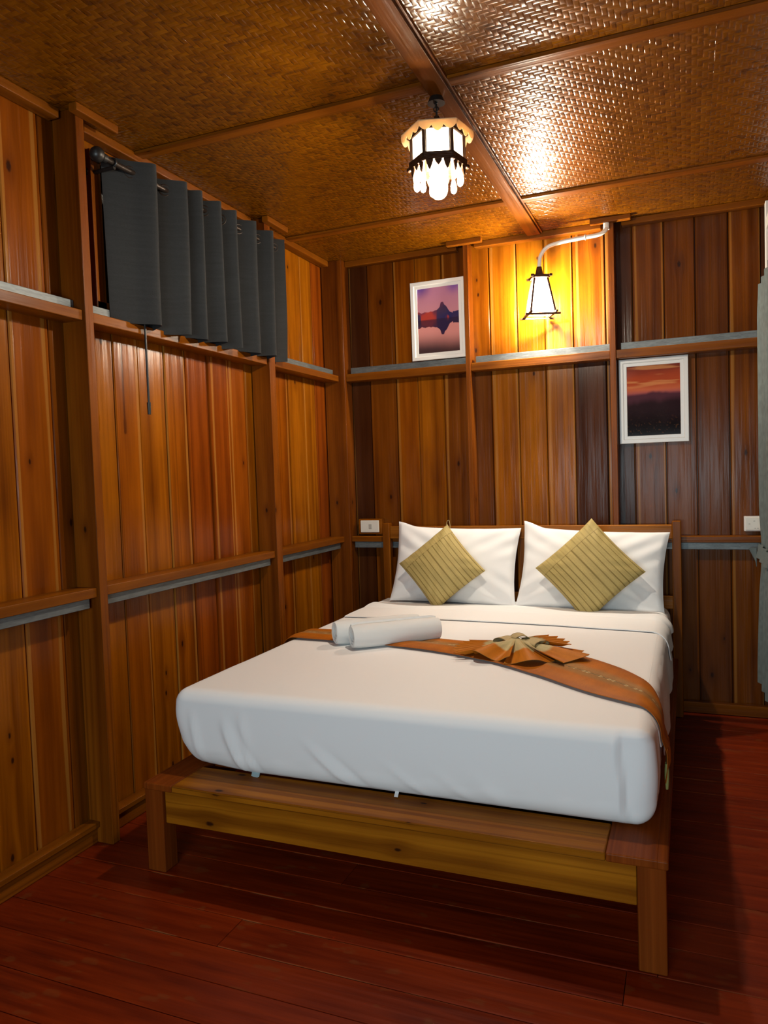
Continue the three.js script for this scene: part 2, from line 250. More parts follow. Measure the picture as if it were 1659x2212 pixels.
// floor boards
const floorTex = (seed) => colorTexture(1024, 64, (i, j) => {
  const x = i / 1024 * 2.4, z = j / 64 * 0.13, n = fbm(x * 5, z * 60, seed, 3), b = fbm(x * 3, z * 9, seed + 4, 3), f = vnoise(x * 12, z * 900, seed + 7); const k = 0.82 + 0.55 * (n - 0.5) + 0.5 * (b - 0.5) + 0.2 * (f - 0.5);
  let c = [0.185 * k, 0.0185 * Math.pow(k, 1.3), 0.0016 * k];
  const worn = smooth(0.72, 0.80, fbm(x * 14, z * 30, seed + 13, 3)); c = mix3(c, [0.16, 0.05, 0.014], 0.3 * worn);
  const edge = Math.min(z, 0.13 - z), scuff = smooth(0.0035, 0.001, edge) * smooth(0.58, 0.72, fbm(x * 5, seed * 3, seed + 21, 3)); c = mix3(c, [0.34, 0.15, 0.06], 0.8 * scuff);
  return c;
});
const floorMats = [301, 302, 303, 304].map((s) => new THREE.MeshPhysicalMaterial({ map: floorTex(s), bumpMap: woodBump, bumpScale: 0.0015, roughness: 0.38, specularIntensity: 0.35 }));
const floor = structure('floor', 'dark red painted plank floor', 'floor');
part('subfloor', new THREE.BoxGeometry(XR + 0.3, 0.08, ZF + 0.4), W.dark[0], floor, [XR / 2, -0.075, ZF / 2]);
{
  const r = rng(9); let row = 0;
  for (let z = 2.225 - 18 * 0.13; z < ZF; z += 0.13, row++) {
    const z0 = Math.max(0, z), z1 = Math.min(ZF, z + 0.13); if (z1 - z0 < 0.02) continue;
    const cut = r() < 0.6 ? 0.5 + r() * 1.5 : null;
    for (const [x0, x1] of cut ? [[0, cut], [cut, XR]] : [[0, XR]]) {
      const g = boardGeo(z1 - z0 - 0.0022, x1 - x0 - 0.002, 0.03, { c: 0.0022, lift: (r() - 0.5) * 0.0012 }), uv = g.attributes.uv, p = g.attributes.position;
      for (let i = 0; i < uv.count; i++) uv.setXY(i, p.getY(i) / 2.4, p.getX(i) / 0.13 + 0.5);
      part('plank', g, floorMats[Math.floor(r() * 4)], floor, [x0 + 0.001, -0.001 - r() * 0.0012, (z0 + z1) / 2], [-Math.PI / 2, 0, -Math.PI / 2]);
    }
  }
}
// ceiling: woven bamboo mats between battens
const S = 40, PX = 1024;
function weave(i, j) {
  const X = i / PX * S, Y = j / PX * S, ci = Math.floor(X), cj = Math.floor(Y), fx = X - ci, fy = Y - cj, p = (ci + cj) & 3, flat = p < 2;
  const t = flat ? (p + fx) / 2 : (p - 2 + fy) / 2, a = flat ? fy : fx;
  return { flat, ci, cj, h: 0.30 + 0.70 * Math.pow(Math.sin(Math.PI * clamp(t, 0.02, 0.98)), 0.7) * (1 - Math.pow(Math.abs(2 * a - 1), 4)), X, Y };
}
const matBump = valueTexture(PX, PX, (i, j) => { const w = weave(i, j); return 0.52 * w.h * (0.45 + 0.55 * vnoise(w.flat ? (w.X * 0.5) % 20 : w.ci, w.flat ? w.cj : (w.Y * 0.5) % 20, 411)) + 0.48 * vnoise((i / PX * 11) , (j / PX * 15), 413); });
const matColor = colorTexture(PX, PX, (i, j) => {
  const w = weave(i, j), id = w.flat ? w.cj % S : 100 + w.ci % S, along = w.flat ? w.X : w.Y, across = w.flat ? w.Y : w.X;
  const k = 0.82 + 0.26 * (hash(id, 3, 421) - 0.5) + 0.24 * (vnoise(along * 0.6, id, 423) - 0.5) + 0.16 * (vnoise(across * 6, along * 0.5, 425) - 0.5);
  let c = [0.19 * k, 0.062 * Math.pow(k, 1.25), 0.0010 * Math.pow(k, 1.5)];
  if (!w.flat) c = [c[0] * 0.92, c[1] * 0.88, c[2] * 0.85];
  const spot = smooth(0.78, 0.88, vnoise(w.X * 0.55, w.Y * 0.8, 431)); return mix3(c, [0.05, 0.014, 0.003], 0.5 * spot);
});
const mat = new THREE.MeshPhysicalMaterial({ map: matColor, bumpMap: matBump, bumpScale: 0.0044, roughness: 0.22, ior: 1.5 });
const ceiling = structure('ceiling', 'varnished woven bamboo mat ceiling with flat battens', 'ceiling');
part('deck', new THREE.BoxGeometry(XR + 0.3, 0.06, ZF + 0.4), W.dark[0], ceiling, [XR / 2, CEIL + 0.045, ZF / 2]);
const ZB = [0.575, 1.745, 2.915, 4.085], XB = 1.255;
{
  const zs = [0, ...ZB, ZF], xs = [0, XB, XR]; let q = 0;
  for (let a = 0; a + 1 < zs.length; a++) for (let b = 0; b + 1 < xs.length; b++, q++) {
    const w = xs[b + 1] - xs[b], d = zs[a + 1] - zs[a], g = new THREE.BoxGeometry(w, 0.012, d), p = g.attributes.position, uv = g.attributes.uv;
    for (let i = 0; i < p.count; i++) uv.setXY(i, (p.getX(i) + w / 2) / 0.672 + q * 0.25, (p.getZ(i) + d / 2) / 0.672 + q * 0.5);
    part('woven_mat', g, mat, ceiling, [(xs[b] + xs[b + 1]) / 2, CEIL + 0.006, (zs[a] + zs[a + 1]) / 2]);
  }
  for (const z of ZB) for (const [x0, x1] of [[0.05, XB - 0.037], [XB + 0.046, XR]]) part('batten', beamGeo(x1 - x0, 0.012, 0.052, 0.002), battenWood, ceiling, [(x0 + x1) / 2, CEIL - 0.006, z]);
  part('batten', beamGeo(0.070, 0.016, ZF - 0.05, 0.002), battenWood, ceiling, [XB - 0.001, CEIL - 0.008, ZF / 2 + 0.025]);
  part('bead', beamGeo(0.008, 0.010, ZF - 0.05, 0.002), battenWood, ceiling, [XB + 0.042, CEIL - 0.005, ZF / 2 + 0.025]);
}
// ---------------------------------------------------------------- pendant lantern
{
  const PX0 = 1.236, PZ0 = 1.68, root = thing('pendant_lantern', 'six-sided dark wood and cream lantern hanging from the ceiling batten', 'lamp', [PX0, 0, PZ0]);
  const TURN = Math.PI / 6 + 0.32, hexP = (R, k, y) => { const a = TURN + k * Math.PI / 3; return new THREE.Vector3(R * Math.sin(a), y, R * Math.cos(a)); };
  part('ceiling_cup', new THREE.CylinderGeometry(0.022, 0.03, 0.02, 20), black, root, [0, CEIL - 0.026, 0]);
  part('cord', new THREE.CylinderGeometry(0.0035, 0.0035, 0.09, 10), black, root, [0, 2.485, 0]);
  for (let k = 0; k < 3; k++) part('chain_link', new THREE.TorusGeometry(0.008, 0.0022, 8, 16), bronze, root, [0, 2.515 - k * 0.013, 0.004], [0, k % 2 ? Math.PI / 2 : 0, 0]);
  part('neck', new THREE.CylinderGeometry(0.008, 0.022, 0.04, 16), lampWood, root, [0, 2.448, 0]);
  const roof = new THREE.CylinderGeometry(0.03, 0.122, 0.022, 6, 1); const roofPart = part('roof', roof, lampWood, root, [0, 2.421, 0], [0, TURN, 0]);
  // scalloped cream drops round the brim
  const scal = new THREE.Shape(); const hw = 0.060; scal.moveTo(-hw, 0); scal.lineTo(hw, 0); scal.lineTo(hw, -0.018);
  for (let s = 0; s < 3; s++) { const x1 = hw - (s + 1) * 0.04; scal.quadraticCurveTo(x1 + 0.02, s === 1 ? -0.056 : -0.044, x1, -0.018); }
  scal.lineTo(-hw, 0); const scalG = new THREE.ExtrudeGeometry(scal, { depth: 0.002, bevelEnabled: false, curveSegments: 8 });
  // wooden ring that carries panels, posts, cream panels, lower ring, skirt
  const RB = 0.088, yT = 2.402, yB = 2.318;
  for (let k = 0; k < 6; k++) {
    const a = TURN + (k + 0.5) * Math.PI / 3, mid = (R, y) => [R * Math.cos(Math.PI / 6) * Math.sin(a), y, R * Math.cos(Math.PI / 6) * Math.cos(a)];
    sub('scallop', scalG, shadePaper, roofPart, mid(0.120, 2.412), [0, a, 0]).userData.label = 'cream scalloped drop';
    part('panel', new THREE.BoxGeometry(RB - 0.014, yT - yB, 0.0015), frosted, root, mid(RB - 0.002, (yT + yB) / 2), [0, a, 0]).userData.label = 'cream frosted panel';
    part('top_rail', new THREE.BoxGeometry(RB, 0.010, 0.009), lampWood, root, mid(RB, yT), [0, a, 0]);
    const lower = part('lower_rail', new THREE.BoxGeometry(RB + 0.006, 0.024, 0.009), lampWood, root, mid(RB + 0.006, yB - 0.011), [0, a, 0]);
    const p = hexP(RB, k, (yT + yB) / 2); part('post', new THREE.BoxGeometry(0.011, yT - yB + 0.02, 0.011), lampWood, root, p.toArray(), [0, TURN + k * Math.PI / 3, 0]);
    const q = hexP(RB + 0.01, k, yB - 0.022); part('corner_knob', new THREE.SphereGeometry(0.008, 10, 8), lampWood, root, q.toArray());
    // skirt: toothed dark fringe and glass drops
    for (let s = -1; s <= 1; s++) {
      const t = new THREE.Shape(); const w = 0.0125, len = s === 0 ? 0.020 : 0.034; t.moveTo(-w, 0); t.lineTo(w, 0); t.quadraticCurveTo(w * 0.7, -len * 0.6, 0, -len); t.quadraticCurveTo(-w * 0.7, -len * 0.6, -w, 0);
      const m = mid(RB + 0.003, yB - 0.022), dx = s * 0.029; sub('fringe_tooth', new THREE.ExtrudeGeometry(t, { depth: 0.004, bevelEnabled: false, curveSegments: 5 }), lampWood, lower, [m[0] + dx * Math.cos(a), m[1], m[2] - dx * Math.sin(a)], [0, a, 0]);
    }
    for (let s = -0.5; s <= 0.5; s++) {
      const L = 0.058, pts = []; for (let i = 0; i <= 12; i++) { const u = i / 12; pts.push(new THREE.Vector2(0.0005 + 0.0105 * Math.pow(Math.sin(Math.PI * Math.pow(u, 0.62)), 0.85), -L * (1 - u))); }
      const m = mid(RB - 0.004, yB - 0.022 - (s > 0 ? 0.010 : 0)), dx = s * 0.042; sub('drop', new THREE.LatheGeometry(pts, 12), beadGlass, lower, [m[0] + dx * Math.cos(a), m[1], m[2] - dx * Math.sin(a)]).userData.label = 'white teardrop bead';
    }
  }
  part('socket', new THREE.CylinderGeometry(0.016, 0.019, 0.12, 16), plastic, root, [0, 2.350, 0]);
  const bp = []; for (let i = 0; i <= 20; i++) { const u = i / 20, y = -0.055 + 0.11 * u; const r = u < 0.62 ? 0.031 * Math.sqrt(Math.max(0, 1 - Math.pow((u / 0.62 * 0.068 - 0.034) / 0.034, 2) * (u < 0.31 ? 1 : 0))) : lerp(0.031, 0.014, smooth(0.62, 1, u)); bp.push(new THREE.Vector2(Math.max(0.0002, r), y)); }
  part('bulb', new THREE.LatheGeometry(bp, 24), bulbGlow, root, [0, 2.248, 0]);
  const lamp = new THREE.PointLight(LAMP_COLOR, PENDANT_POWER, 0, 2); lamp.name = 'pendant_light'; lamp.position.set(PX0, 2.230, PZ0); lamp.castShadow = true; lamp.shadow.radius = 1.3; scene.add(lamp);
}
// ---------------------------------------------------------------- sconce lantern and its conduit
{
  const cx = 1.292, cz = 0.132, root = thing('wall_lantern', 'small tapered dark wood lantern hanging from the white pipe on the back wall', 'lamp', [cx, 0, cz]);
  root.rotation.y = 0.42;
  const yt = 2.272, yb = 2.082, ht = 0.034, hb = 0.066;
  part('finial', new THREE.CylinderGeometry(0.013, 0.024, 0.05, 14), lampWood, root, [0, 2.312, 0]);
  part('cap', new RoundedBoxGeometry(0.092, 0.016, 0.092, 1, 0.003), lampWood, root, [0, 2.282, 0]);
  for (const [sx, sz] of [[1, 1], [1, -1], [-1, 1], [-1, -1]]) {
    const a = new THREE.Vector3(sx * ht, yt, sz * ht), b = new THREE.Vector3(sx * hb, yb, sz * hb), g = new THREE.BoxGeometry(0.009, a.distanceTo(b), 0.009);
    const m = part('leg', g, lampWood, root, a.clone().add(b).multiplyScalar(0.5).toArray()); m.quaternion.setFromUnitVectors(new THREE.Vector3(0, 1, 0), a.clone().sub(b).normalize());
    part('cap_tip', new THREE.BoxGeometry(0.014, 0.012, 0.014), lampWood, root, [sx * 0.048, 2.284, sz * 0.048]);
  }
  for (let k = 0; k < 4; k++) {
    const a = k * Math.PI / 2; const bar = part('bottom_bar', new THREE.BoxGeometry(2 * hb + 0.05, 0.009, 0.010), lampWood, root, [hb * Math.sin(a), yb + (k % 2 ? 0.009 : 0), hb * Math.cos(a)], [0, a, 0]);
    const q = new THREE.BufferGeometry(), c = (x, y, d) => { const v = new THREE.Vector3(x, y, d).applyAxisAngle(new THREE.Vector3(0, 1, 0), a); return v.toArray(); };
    const A = c(-ht, yt, ht - 0.002), B = c(ht, yt, ht - 0.002), C = c(hb, yb + 0.012, hb - 0.006), D = c(-hb, yb + 0.012, hb - 0.006);
    q.setAttribute('position', new THREE.Float32BufferAttribute([...A, ...D, ...C, ...A, ...C, ...B], 3)); q.computeVertexNormals();
    part('pane', q, frosted2, root).userData.label = 'thin frosted glass pane';
  }
  part('socket', new THREE.CylinderGeometry(0.014, 0.016, 0.05, 14), plastic, root, [0, 2.25, 0]);
  part('bulb', new THREE.SphereGeometry(0.030, 24, 16), bulbGlow, root, [0, 2.172, 0]);
  const lamp = new THREE.PointLight(LAMP_COLOR, SCONCE_POWER, 0, 2); lamp.name = 'wall_lantern_light'; lamp.position.set(cx, 2.172, cz); lamp.castShadow = true; lamp.shadow.radius = 1.2; scene.add(lamp);
  const pipe = thing('conduit_pipe', 'bent white plastic conduit running under the ceiling to the wall lantern', 'pipe');
  part('tube', tube([[1.634, 2.500, 0.100], [1.628, 2.478, 0.118], [1.60, 2.462, 0.125], [1.50, 2.455, 0.130], [1.40, 2.448, 0.130], [1.335, 2.432, 0.132], [1.302, 2.395, 0.132], [1.293, 2.35, 0.132], [1.292, 2.325, 0.132]], 0.0105, 60, 12), pipeWhite, pipe);
  part('coupling', new THREE.CylinderGeometry(0.015, 0.015, 0.035, 14), pipeWhite, pipe, [1.632, 2.505, 0.102]);
  part('clip', new THREE.TorusGeometry(0.0125, 0.003, 8, 18), pipeWhite, pipe, [1.53, 2.457, 0.128], [0, Math.PI / 2, 0]);
}
// ---------------------------------------------------------------- bed frame
{
  const bed = thing('platform_bed', 'low varnished wooden platform bed with slatted headboard', 'bed');
  const X0 = 0.345, X1 = 1.945, ZB0 = 0.10, ZE = 2.235, T = 0.301;
  part('front_board', beamGeo(1.795 - 0.455, 0.024, 0.17, 0.005), bedWood, bed, [(1.795 + 0.455) / 2, T - 0.012, ZE - 0.085]);
  part('side_board', beamGeo(0.150, 0.024, ZE - ZB0 - 0.04, 0.005), bedRed, bed, [X1 - 0.075, T - 0.012, (ZE + ZB0 + 0.04) / 2]);
  part('side_board', beamGeo(0.110, 0.024, ZE - ZB0 - 0.04, 0.005), bedRed, bed, [X0 + 0.055, T - 0.012, (ZE + ZB0 + 0.04) / 2]);
  for (let k = 0; k < 10; k++) part('slat', beamGeo(1.795 - 0.455 - 0.006, 0.018, 0.165, 0.002), bedRed, bed, [(1.795 + 0.455) / 2, T - 0.016, 0.26 + k * 0.184]);
  part('apron', beamGeo(1.868 - 0.410, 0.115, 0.026, 0.003), bedWood, bed, [(1.868 + 0.410) / 2, 0.221, 2.198]);
  for (const x of [0.375, 1.915]) part('side_rail', beamGeo(0.026, 0.115, 1.95, 0.003), bedWood, bed, [x, 0.221, 1.18]);
  for (const x of [0.372, 1.904]) part('leg', beamGeo(0.070, 0.277, 0.066, 0.004), bedRed, bed, [x, 0.1385, 2.188]).userData.label = 'leg of redder wood than the front board';
  for (const [x, w] of [[0.378, 0.042], [1.945, 0.042]]) part('head_post', beamGeo(w, 0.995, 0.05, 0.004), railWood, bed, [x, 0.4975, 0.118]);
  part('head_rail', beamGeo(1.925 - 0.398, 0.072, 0.030, 0.005), headWood, bed, [(1.925 + 0.398) / 2, 0.940, 0.115]);
  part('lower_rail', beamGeo(1.925 - 0.398, 0.066, 0.028, 0.004), headWood, bed, [(1.925 + 0.398) / 2, 0.582, 0.115]);
  for (let k = 0; k < 13; k++) part('spindle', beamGeo(0.042, 0.300, 0.016, 0.002), headWood, bed, [0.47 + k * 0.115, 0.760, 0.115]);
}
// ---------------------------------------------------------------- mattress with sheet
const MX0 = 0.368, MX1 = 1.905, MY0 = 0.303, MY1 = 0.570, MZ0 = 0.150, MZ1 = 2.098;
const topY = (x, z) => { const u = (x - (MX0 + MX1) / 2) / ((MX1 - MX0) / 2), v = (z - (MZ0 + MZ1) / 2) / ((MZ1 - MZ0) / 2); return MY1 + 0.010 * (1 - u * u) * (1 - v * v) + 0.0025 * (fbm(x * 5, z * 5, 611, 2) - 0.5); };
{
  const root = thing('mattress', 'thick white sheeted mattress on the wooden platform', 'mattress');
  const hx = (MX1 - MX0) / 2, hy = (MY1 - MY0) / 2, hz = (MZ1 - MZ0) / 2, R = 0.042, RB = 0.05;
  let g = new THREE.BoxGeometry(2 * hx, 2 * hy, 2 * hz, 150, 34, 130); g.deleteAttribute('uv'); g.deleteAttribute('normal'); g = mergeVertices(g, 1e-5);
  const p = g.attributes.position;
  const ridge = (d, w) => Math.exp(-d * d / (2 * w * w));
  for (let i = 0; i < p.count; i++) {
    const v = new THREE.Vector3(p.getX(i), p.getY(i), p.getZ(i));
    const leftness = smooth(-0.45, -hx, v.x) * smooth(0.3, hz, v.z), r = lerp(R, RB + 0.045 * leftness, smooth(hy * 0.5, -hy * 0.6, v.y));
    const q = new THREE.Vector3(clamp(v.x, -hx + r, hx - r), clamp(v.y, -hy + r, hy - r), clamp(v.z, -hz + r, hz - r)), n = v.clone().sub(q);
    if (n.lengthSq() < 1e-12) n.set(0, Math.sign(v.y), 0); else n.normalize();
    const o = q.addScaledVector(n, r); const X = o.x + (MX0 + MX1) / 2, Z = o.z + (MZ0 + MZ1) / 2, yy = (o.y + hy) / (2 * hy);
    let d = 0;
    const side = 1 - Math.abs(n.y);
    d += side * 0.010 * Math.sin(Math.PI * clamp(yy)) ;                                        // sides belly out
    if (n.y > 0.5) d += topY(X, Z) - MY1;
    const f = clamp(n.z) * (1 - Math.abs(n.y));
    if (f > 0.02) {                                                                            // drawn folds on the foot end
      const h = 1 - yy;
      for (const [x0, sl, wv, am, top, cv] of [[0.44, 0.03, 0.010, 0.006, 0.15, 0.02], [0.555, 0.05, 0.011, 0.009, 0.2, 0.05], [0.60, 0.06, 0.008, -0.005, 0.3, 0.06], [0.635, 0.03, 0.012, 0.006, 0.1, 0.02], [0.77, 0.20, 0.012, 0.006, 0.35, 0.08], [0.81, 0.22, 0.011, -0.004, 0.4, 0.08], [0.95, 0.30, 0.014, 0.004, 0.5, 0.05], [1.12, 0.28, 0.016, 0.003, 0.5, 0.03], [1.30, 0.20, 0.02, 0.003, 0.5, 0.02]]) d += 1.7 * f * am * ridge(X - x0 - sl * h - cv * h * h, wv) * smooth(top, top + 0.35, h);
      d += f * 0.004 * (fbm(X * 8, yy * 1.5, 621, 2) - 0.5) * h;
      d -= f * 0.013 * smooth(1.832, 1.838, X - 0.02 * (1 - yy) * (1 - yy) + 0.016) ;            // the folded corner
      d += f * 0.004 * ridge(X - 1.815 - 0.01 * h, 0.006);
    }
    const s = clamp(n.x) * (1 - Math.abs(n.y)); if (s > 0.02) d += s * (0.006 * (fbm(Z * 9, yy * 1.2, 631, 2) - 0.5) + 0.004 * ridge(Z - 2.0 + 0.05 * yy, 0.012));
    if (yy < 0.25 && side > 0.3) d += 0.004 * (vnoise(X * 22, Z * 22, 641) - 0.5);
    o.addScaledVector(n, d); p.setXYZ(i, X + n.x * d, o.y + hy + MY0, Z + n.z * d);
  }
  g.computeVertexNormals(); const body = part('sheeted_body', g, linen, root);
  const tg = sheetGeo((u, v) => [0.652 + u * 0.03 + v * 0.012, 0.316 - v * 0.012 - 0.004 * Math.sin(u * 3), 2.060 + v * 0.030], 4, 6, 0.001); const strap = sub('label_tape', tg, new THREE.MeshPhysicalMaterial({ color: new THREE.Color().setRGB(0.35, 0.45, 0.47), roughness: 0.8 }), body); strap.userData.label = 'pale blue label tape';
  const t2 = sheetGeo((u, v) => [1.165 + u * 0.012 + v * 0.004, 0.312 - v * 0.008, 2.075 + v * 0.022], 2, 4, 0.001); sub('label_tape', t2, linen, body);
}
// top sheet: turned-down band below the pillows and the side that hangs over the right edge
{
  const root = thing('top_sheet', 'white top sheet turned down below the pillows and hanging over the bed side', 'sheet');
  const wrap = (x, z, lift) => {                              // x runs over the top and then down the right side
    const edge = MX1 - 0.055; if (x <= edge) return [x, topY(x, z) + lift, z];
    const s = x - edge, R = 0.060 + lift, a = Math.min(s / R, Math.PI / 2), down = Math.max(0, s - R * Math.PI / 2);
    return [edge + R * Math.sin(a) + 0.012 * smooth(0, 0.1, down), topY(edge, z) + lift - R + R * Math.cos(a) - down, z];
  };
  const fold = (z0, z1, lift, drop, seed) => sheetGeo((u, v) => {
    const zz = lerp(z0, z1, v) + 0.02 * (u - 0.5) * 0 + 0.05 * u * u * (v < 0.5 ? 0.2 : 1) + 0.008 * (fbm(u * 5, v * 2, seed, 2) - 0.5), x = lerp(MX0 + 0.04, MX1 - 0.055 + drop, u);
    const bulge = lift * (0.35 + 0.9 * Math.sqrt(Math.sin(Math.PI * clamp(v, 0.03, 0.97)))), q = wrap(x, zz, bulge); q[0] += 0.006 * smooth(0.93, 1, u) * Math.sin(v * 9 + seed); return q;
  }, 90, 14, 0.004);
  part('turned_down_band', fold(0.40, 0.56, 0.010, 0.11, 701), linen, root);
  part('under_band', fold(0.50, 0.80, 0.006, 0.15, 702), linen, root);
  const drape = sheetGeo((u, v) => { const z = lerp(0.62, 1.93, u), hang = lerp(0.0, 0.235 - 0.12 * smooth(0.75, 1, u) + 0.008 * Math.sin(u * 11), v); const q = wrap(MX1 - 0.030 + hang, z, 0.003); q[0] += v * (0.007 * Math.sin(u * 15) + 0.003 * Math.sin(u * 33 + 1)); return q; }, 90, 16, 0.003);
  part('side_drop', drape, linen, root);
}
// ---------------------------------------------------------------- pillows and cushions
function padGeo(w, h, t, o = {}) {                            // stuffed case: seam round the edge, full in the middle, corners drawn out
  const N = 44, seed = o.seed ?? 1, pinch = o.pinch ?? 0.07, pw = o.pw ?? 0.42;
  const half = (s) => {
    const pos = [], uv = [], idx = [];
    for (let j = 0; j <= N; j++) for (let i = 0; i <= N; i++) {
      const u = i / N * 2 - 1, v = j / N * 2 - 1;
      const eu = Math.sign(u) * Math.pow(Math.abs(u), 0.85), ev = Math.sign(v) * Math.pow(Math.abs(v), 0.85);
      let x = eu * w / 2 * (1 - pinch * (1 - ev * ev)), y = ev * h / 2 * (1 - pinch * (1 - eu * eu));
      let z = t / 2 * Math.pow(Math.max(0, (1 - eu * eu) * (1 - ev * ev)), pw);
      const cr = Math.abs(eu * ev), fold = Math.sin((Math.abs(eu) - Math.abs(ev)) * 14 + seed) * cr * (1 - cr);
      z += (o.wr ?? 0.010) * (fbm(u * 2.2 + seed, v * 2.2, seed, 2) - 0.5) * (1 - Math.pow(Math.max(Math.abs(u), Math.abs(v)), 6)) + (o.fold ?? 0.006) * fold * s;
      if (o.shape) { const q = o.shape(u, v); x += q[0]; y += q[1]; }
      pos.push(x, y, s * Math.max(z, 0.0008)); uv.push(i / N, j / N);
    }
    for (let j = 0; j < N; j++) for (let i = 0; i < N; i++) { const a = j * (N + 1) + i, b = a + 1, c = a + N + 2, d = a + N + 1; s > 0 ? idx.push(a, b, c, a, c, d) : idx.push(a, c, b, a, d, c); }
    const g = new THREE.BufferGeometry(); g.setAttribute('position', new THREE.Float32BufferAttribute(pos, 3)); g.setAttribute('uv', new THREE.Float32BufferAttribute(uv, 2)); g.setIndex(idx); g.computeVertexNormals(); return g;
  };
  return mergeGeometries([half(1), half(-1)]);
}
{
  const lean = -0.36;
  const p1 = part('pillow_case', padGeo(0.70, 0.435, 0.150, { seed: 5, pinch: 0.055, fold: 0.012, wr: 0.016, shape: (u, v) => [0, 0.022 * smooth(-0.6, -1, u) * smooth(0.5, 1, v)] }), linen, thing('pillow', 'plump white pillow behind the cushion with the dotted seam', 'pillow', [0.815, 0.772, 0.240], 'white pillows against the headboard'));
  p1.rotation.set(lean, 0.03, -0.02);
  const p2 = part('pillow_case', padGeo(0.735, 0.435, 0.155, { seed: 9, pinch: 0.055, fold: 0.012, wr: 0.014, shape: (u, v) => [0, 0.03 * smooth(-0.6, -1, u) * smooth(0.5, 1, v)] }), linen, thing('pillow', 'plump white pillow beside the open bed side, behind the larger cushion', 'pillow', [1.537, 0.755, 0.242], 'white pillows against the headboard'));
  p2.rotation.set(lean, -0.02, -0.055);
  const stripe = (seed, dotted) => colorTexture(512, 512, (i, j) => {           // v up the cushion: seam band near the top edge; stripes run up and down
    const u = i / 512, v = j / 512, n = 0.9 + 0.25 * (hash(i >> 1, j, seed) - 0.5) + 0.25 * (fbm(u * 50, v * 4, seed, 2) - 0.5); let c = [0.46 * n, 0.355 * n, 0.130 * n];
    const s = (u * 13) % 1, line = smooth(0.13, 0.05, Math.abs(s - 0.5)) * (0.55 + 0.6 * fbm(u * 30, v * 2, seed + 5, 2)) ; c = mix3(c, [0.150, 0.100, 0.022], (v > 0.80 ? 0.3 : 0.85) * line);
    if (Math.abs(v - 0.80) < 0.006) c = mix3(c, [0.15, 0.10, 0.03], dotted ? (Math.sin(u * 90) > -0.1 ? 0.8 : 0.2) : 0.5);
    return c;
  });
  const mkCush = (name, label, w, pos, rotz, seed, dotted, ry) => {
    const m = new THREE.MeshPhysicalMaterial({ map: stripe(seed, dotted), roughness: 0.62, specularIntensity: 0.4, bumpMap: clothBump, bumpScale: 0.0006 });
    const root = thing('cushion', label, 'cushion', pos, 'gold striped cushions on the pillows');
    const c = part('cover', padGeo(w, w, 0.135, { seed, pinch: 0.05, fold: 0.006, wr: 0.008 }), m, root); c.rotation.order = 'XYZ'; c.rotation.set(-0.36, ry, 0); const inner = c.clone(); root.remove(c);
    const spin = new THREE.Object3D(); spin.rotation.set(-0.36, ry, rotz); c.rotation.copy(spin.rotation); root.add(c);
    return { root, c };
  };
  const a = mkCush('cushion', 'gold striped cushion on its point with a dotted seam, nearer the left wall', 0.335, [0.788, 0.778, 0.390], 0.73, 21, true, 0.05);
  const b = mkCush('cushion', 'larger gold striped cushion on its point with a plain seam', 0.372, [1.548, 0.778, 0.406], 0.76, 22, false, -0.03);
  const tassel = (par, at, pts) => part('seam_thread', tube(pts.map((q) => [at[0] + q[0], at[1] + q[1], at[2] + q[2]]), 0.0016, 12, 6), new THREE.MeshPhysicalMaterial({ color: new THREE.Color().setRGB(0.45, 0.36, 0.16), roughness: 0.8 }), par);
  tassel(a.root, [0.01, 0.215, -0.08], [[0, 0, 0], [0.004, 0.022, 0], [0.012, 0.030, 0], [0.020, 0.010, 0.004], [0.022, -0.02, 0.006]]);
}
// ---------------------------------------------------------------- rolled towels
{
  const roll = (seed, len, turns) => {                         // a folded towel wound up; axis along x
    const th = 0.0085, r0 = 0.012, pts = [], N = 170, ang = turns * Math.PI * 2;
    for (let k = 0; k <= N; k++) { const a = k / N * ang; pts.push([a, r0 + th * 1.10 * a / (2 * Math.PI)]); }
    return sheetGeo((u, v) => {
      const q = u * N, k = Math.min(N - 1, Math.floor(q)), f = q - k, a = lerp(pts[k][0], pts[k + 1][0], f) + seed, r = lerp(pts[k][1], pts[k + 1][1], f), s = v * 2 - 1;
      const l = len / 2 - 0.020 * (1 - u) - 0.010 * smooth(0.75, 1, u) , e = 1 - 0.10 * Math.pow(Math.abs(s), 14) * (u > 0.7 ? 1 : 0), w = 0.0012 * (fbm(a * 1.5, v * 5, seed * 10 | 0, 2) - 0.5);
      return [s * l, Math.cos(a) * (r * e + w), Math.sin(a) * (r * e + w)];
    }, N, 24, th, 8, 3);
  };
  const ang = Math.atan2(0.225, 0.265);
  const place = (label, x, z, seed, len, turns) => { const r = thing('rolled_towel', label, 'towel', [x, 0.0, z], 'rolled towels on the bed'); r.rotation.y = ang; const m = part('towel_roll', roll(seed, len, turns), towelCloth, r); m.position.y = topY(x, z) + 0.0125 + 0.0085 * 1.1 * turns - 0.004; return r; };
  place('white rolled towel lying in front of the other towel, its open end towards the foot', 0.885, 1.322, 2.2, 0.388, 4.6);
  place('white rolled towel behind the other one, towards the left wall', 0.778, 1.262, 0.8, 0.385, 4.5);
}
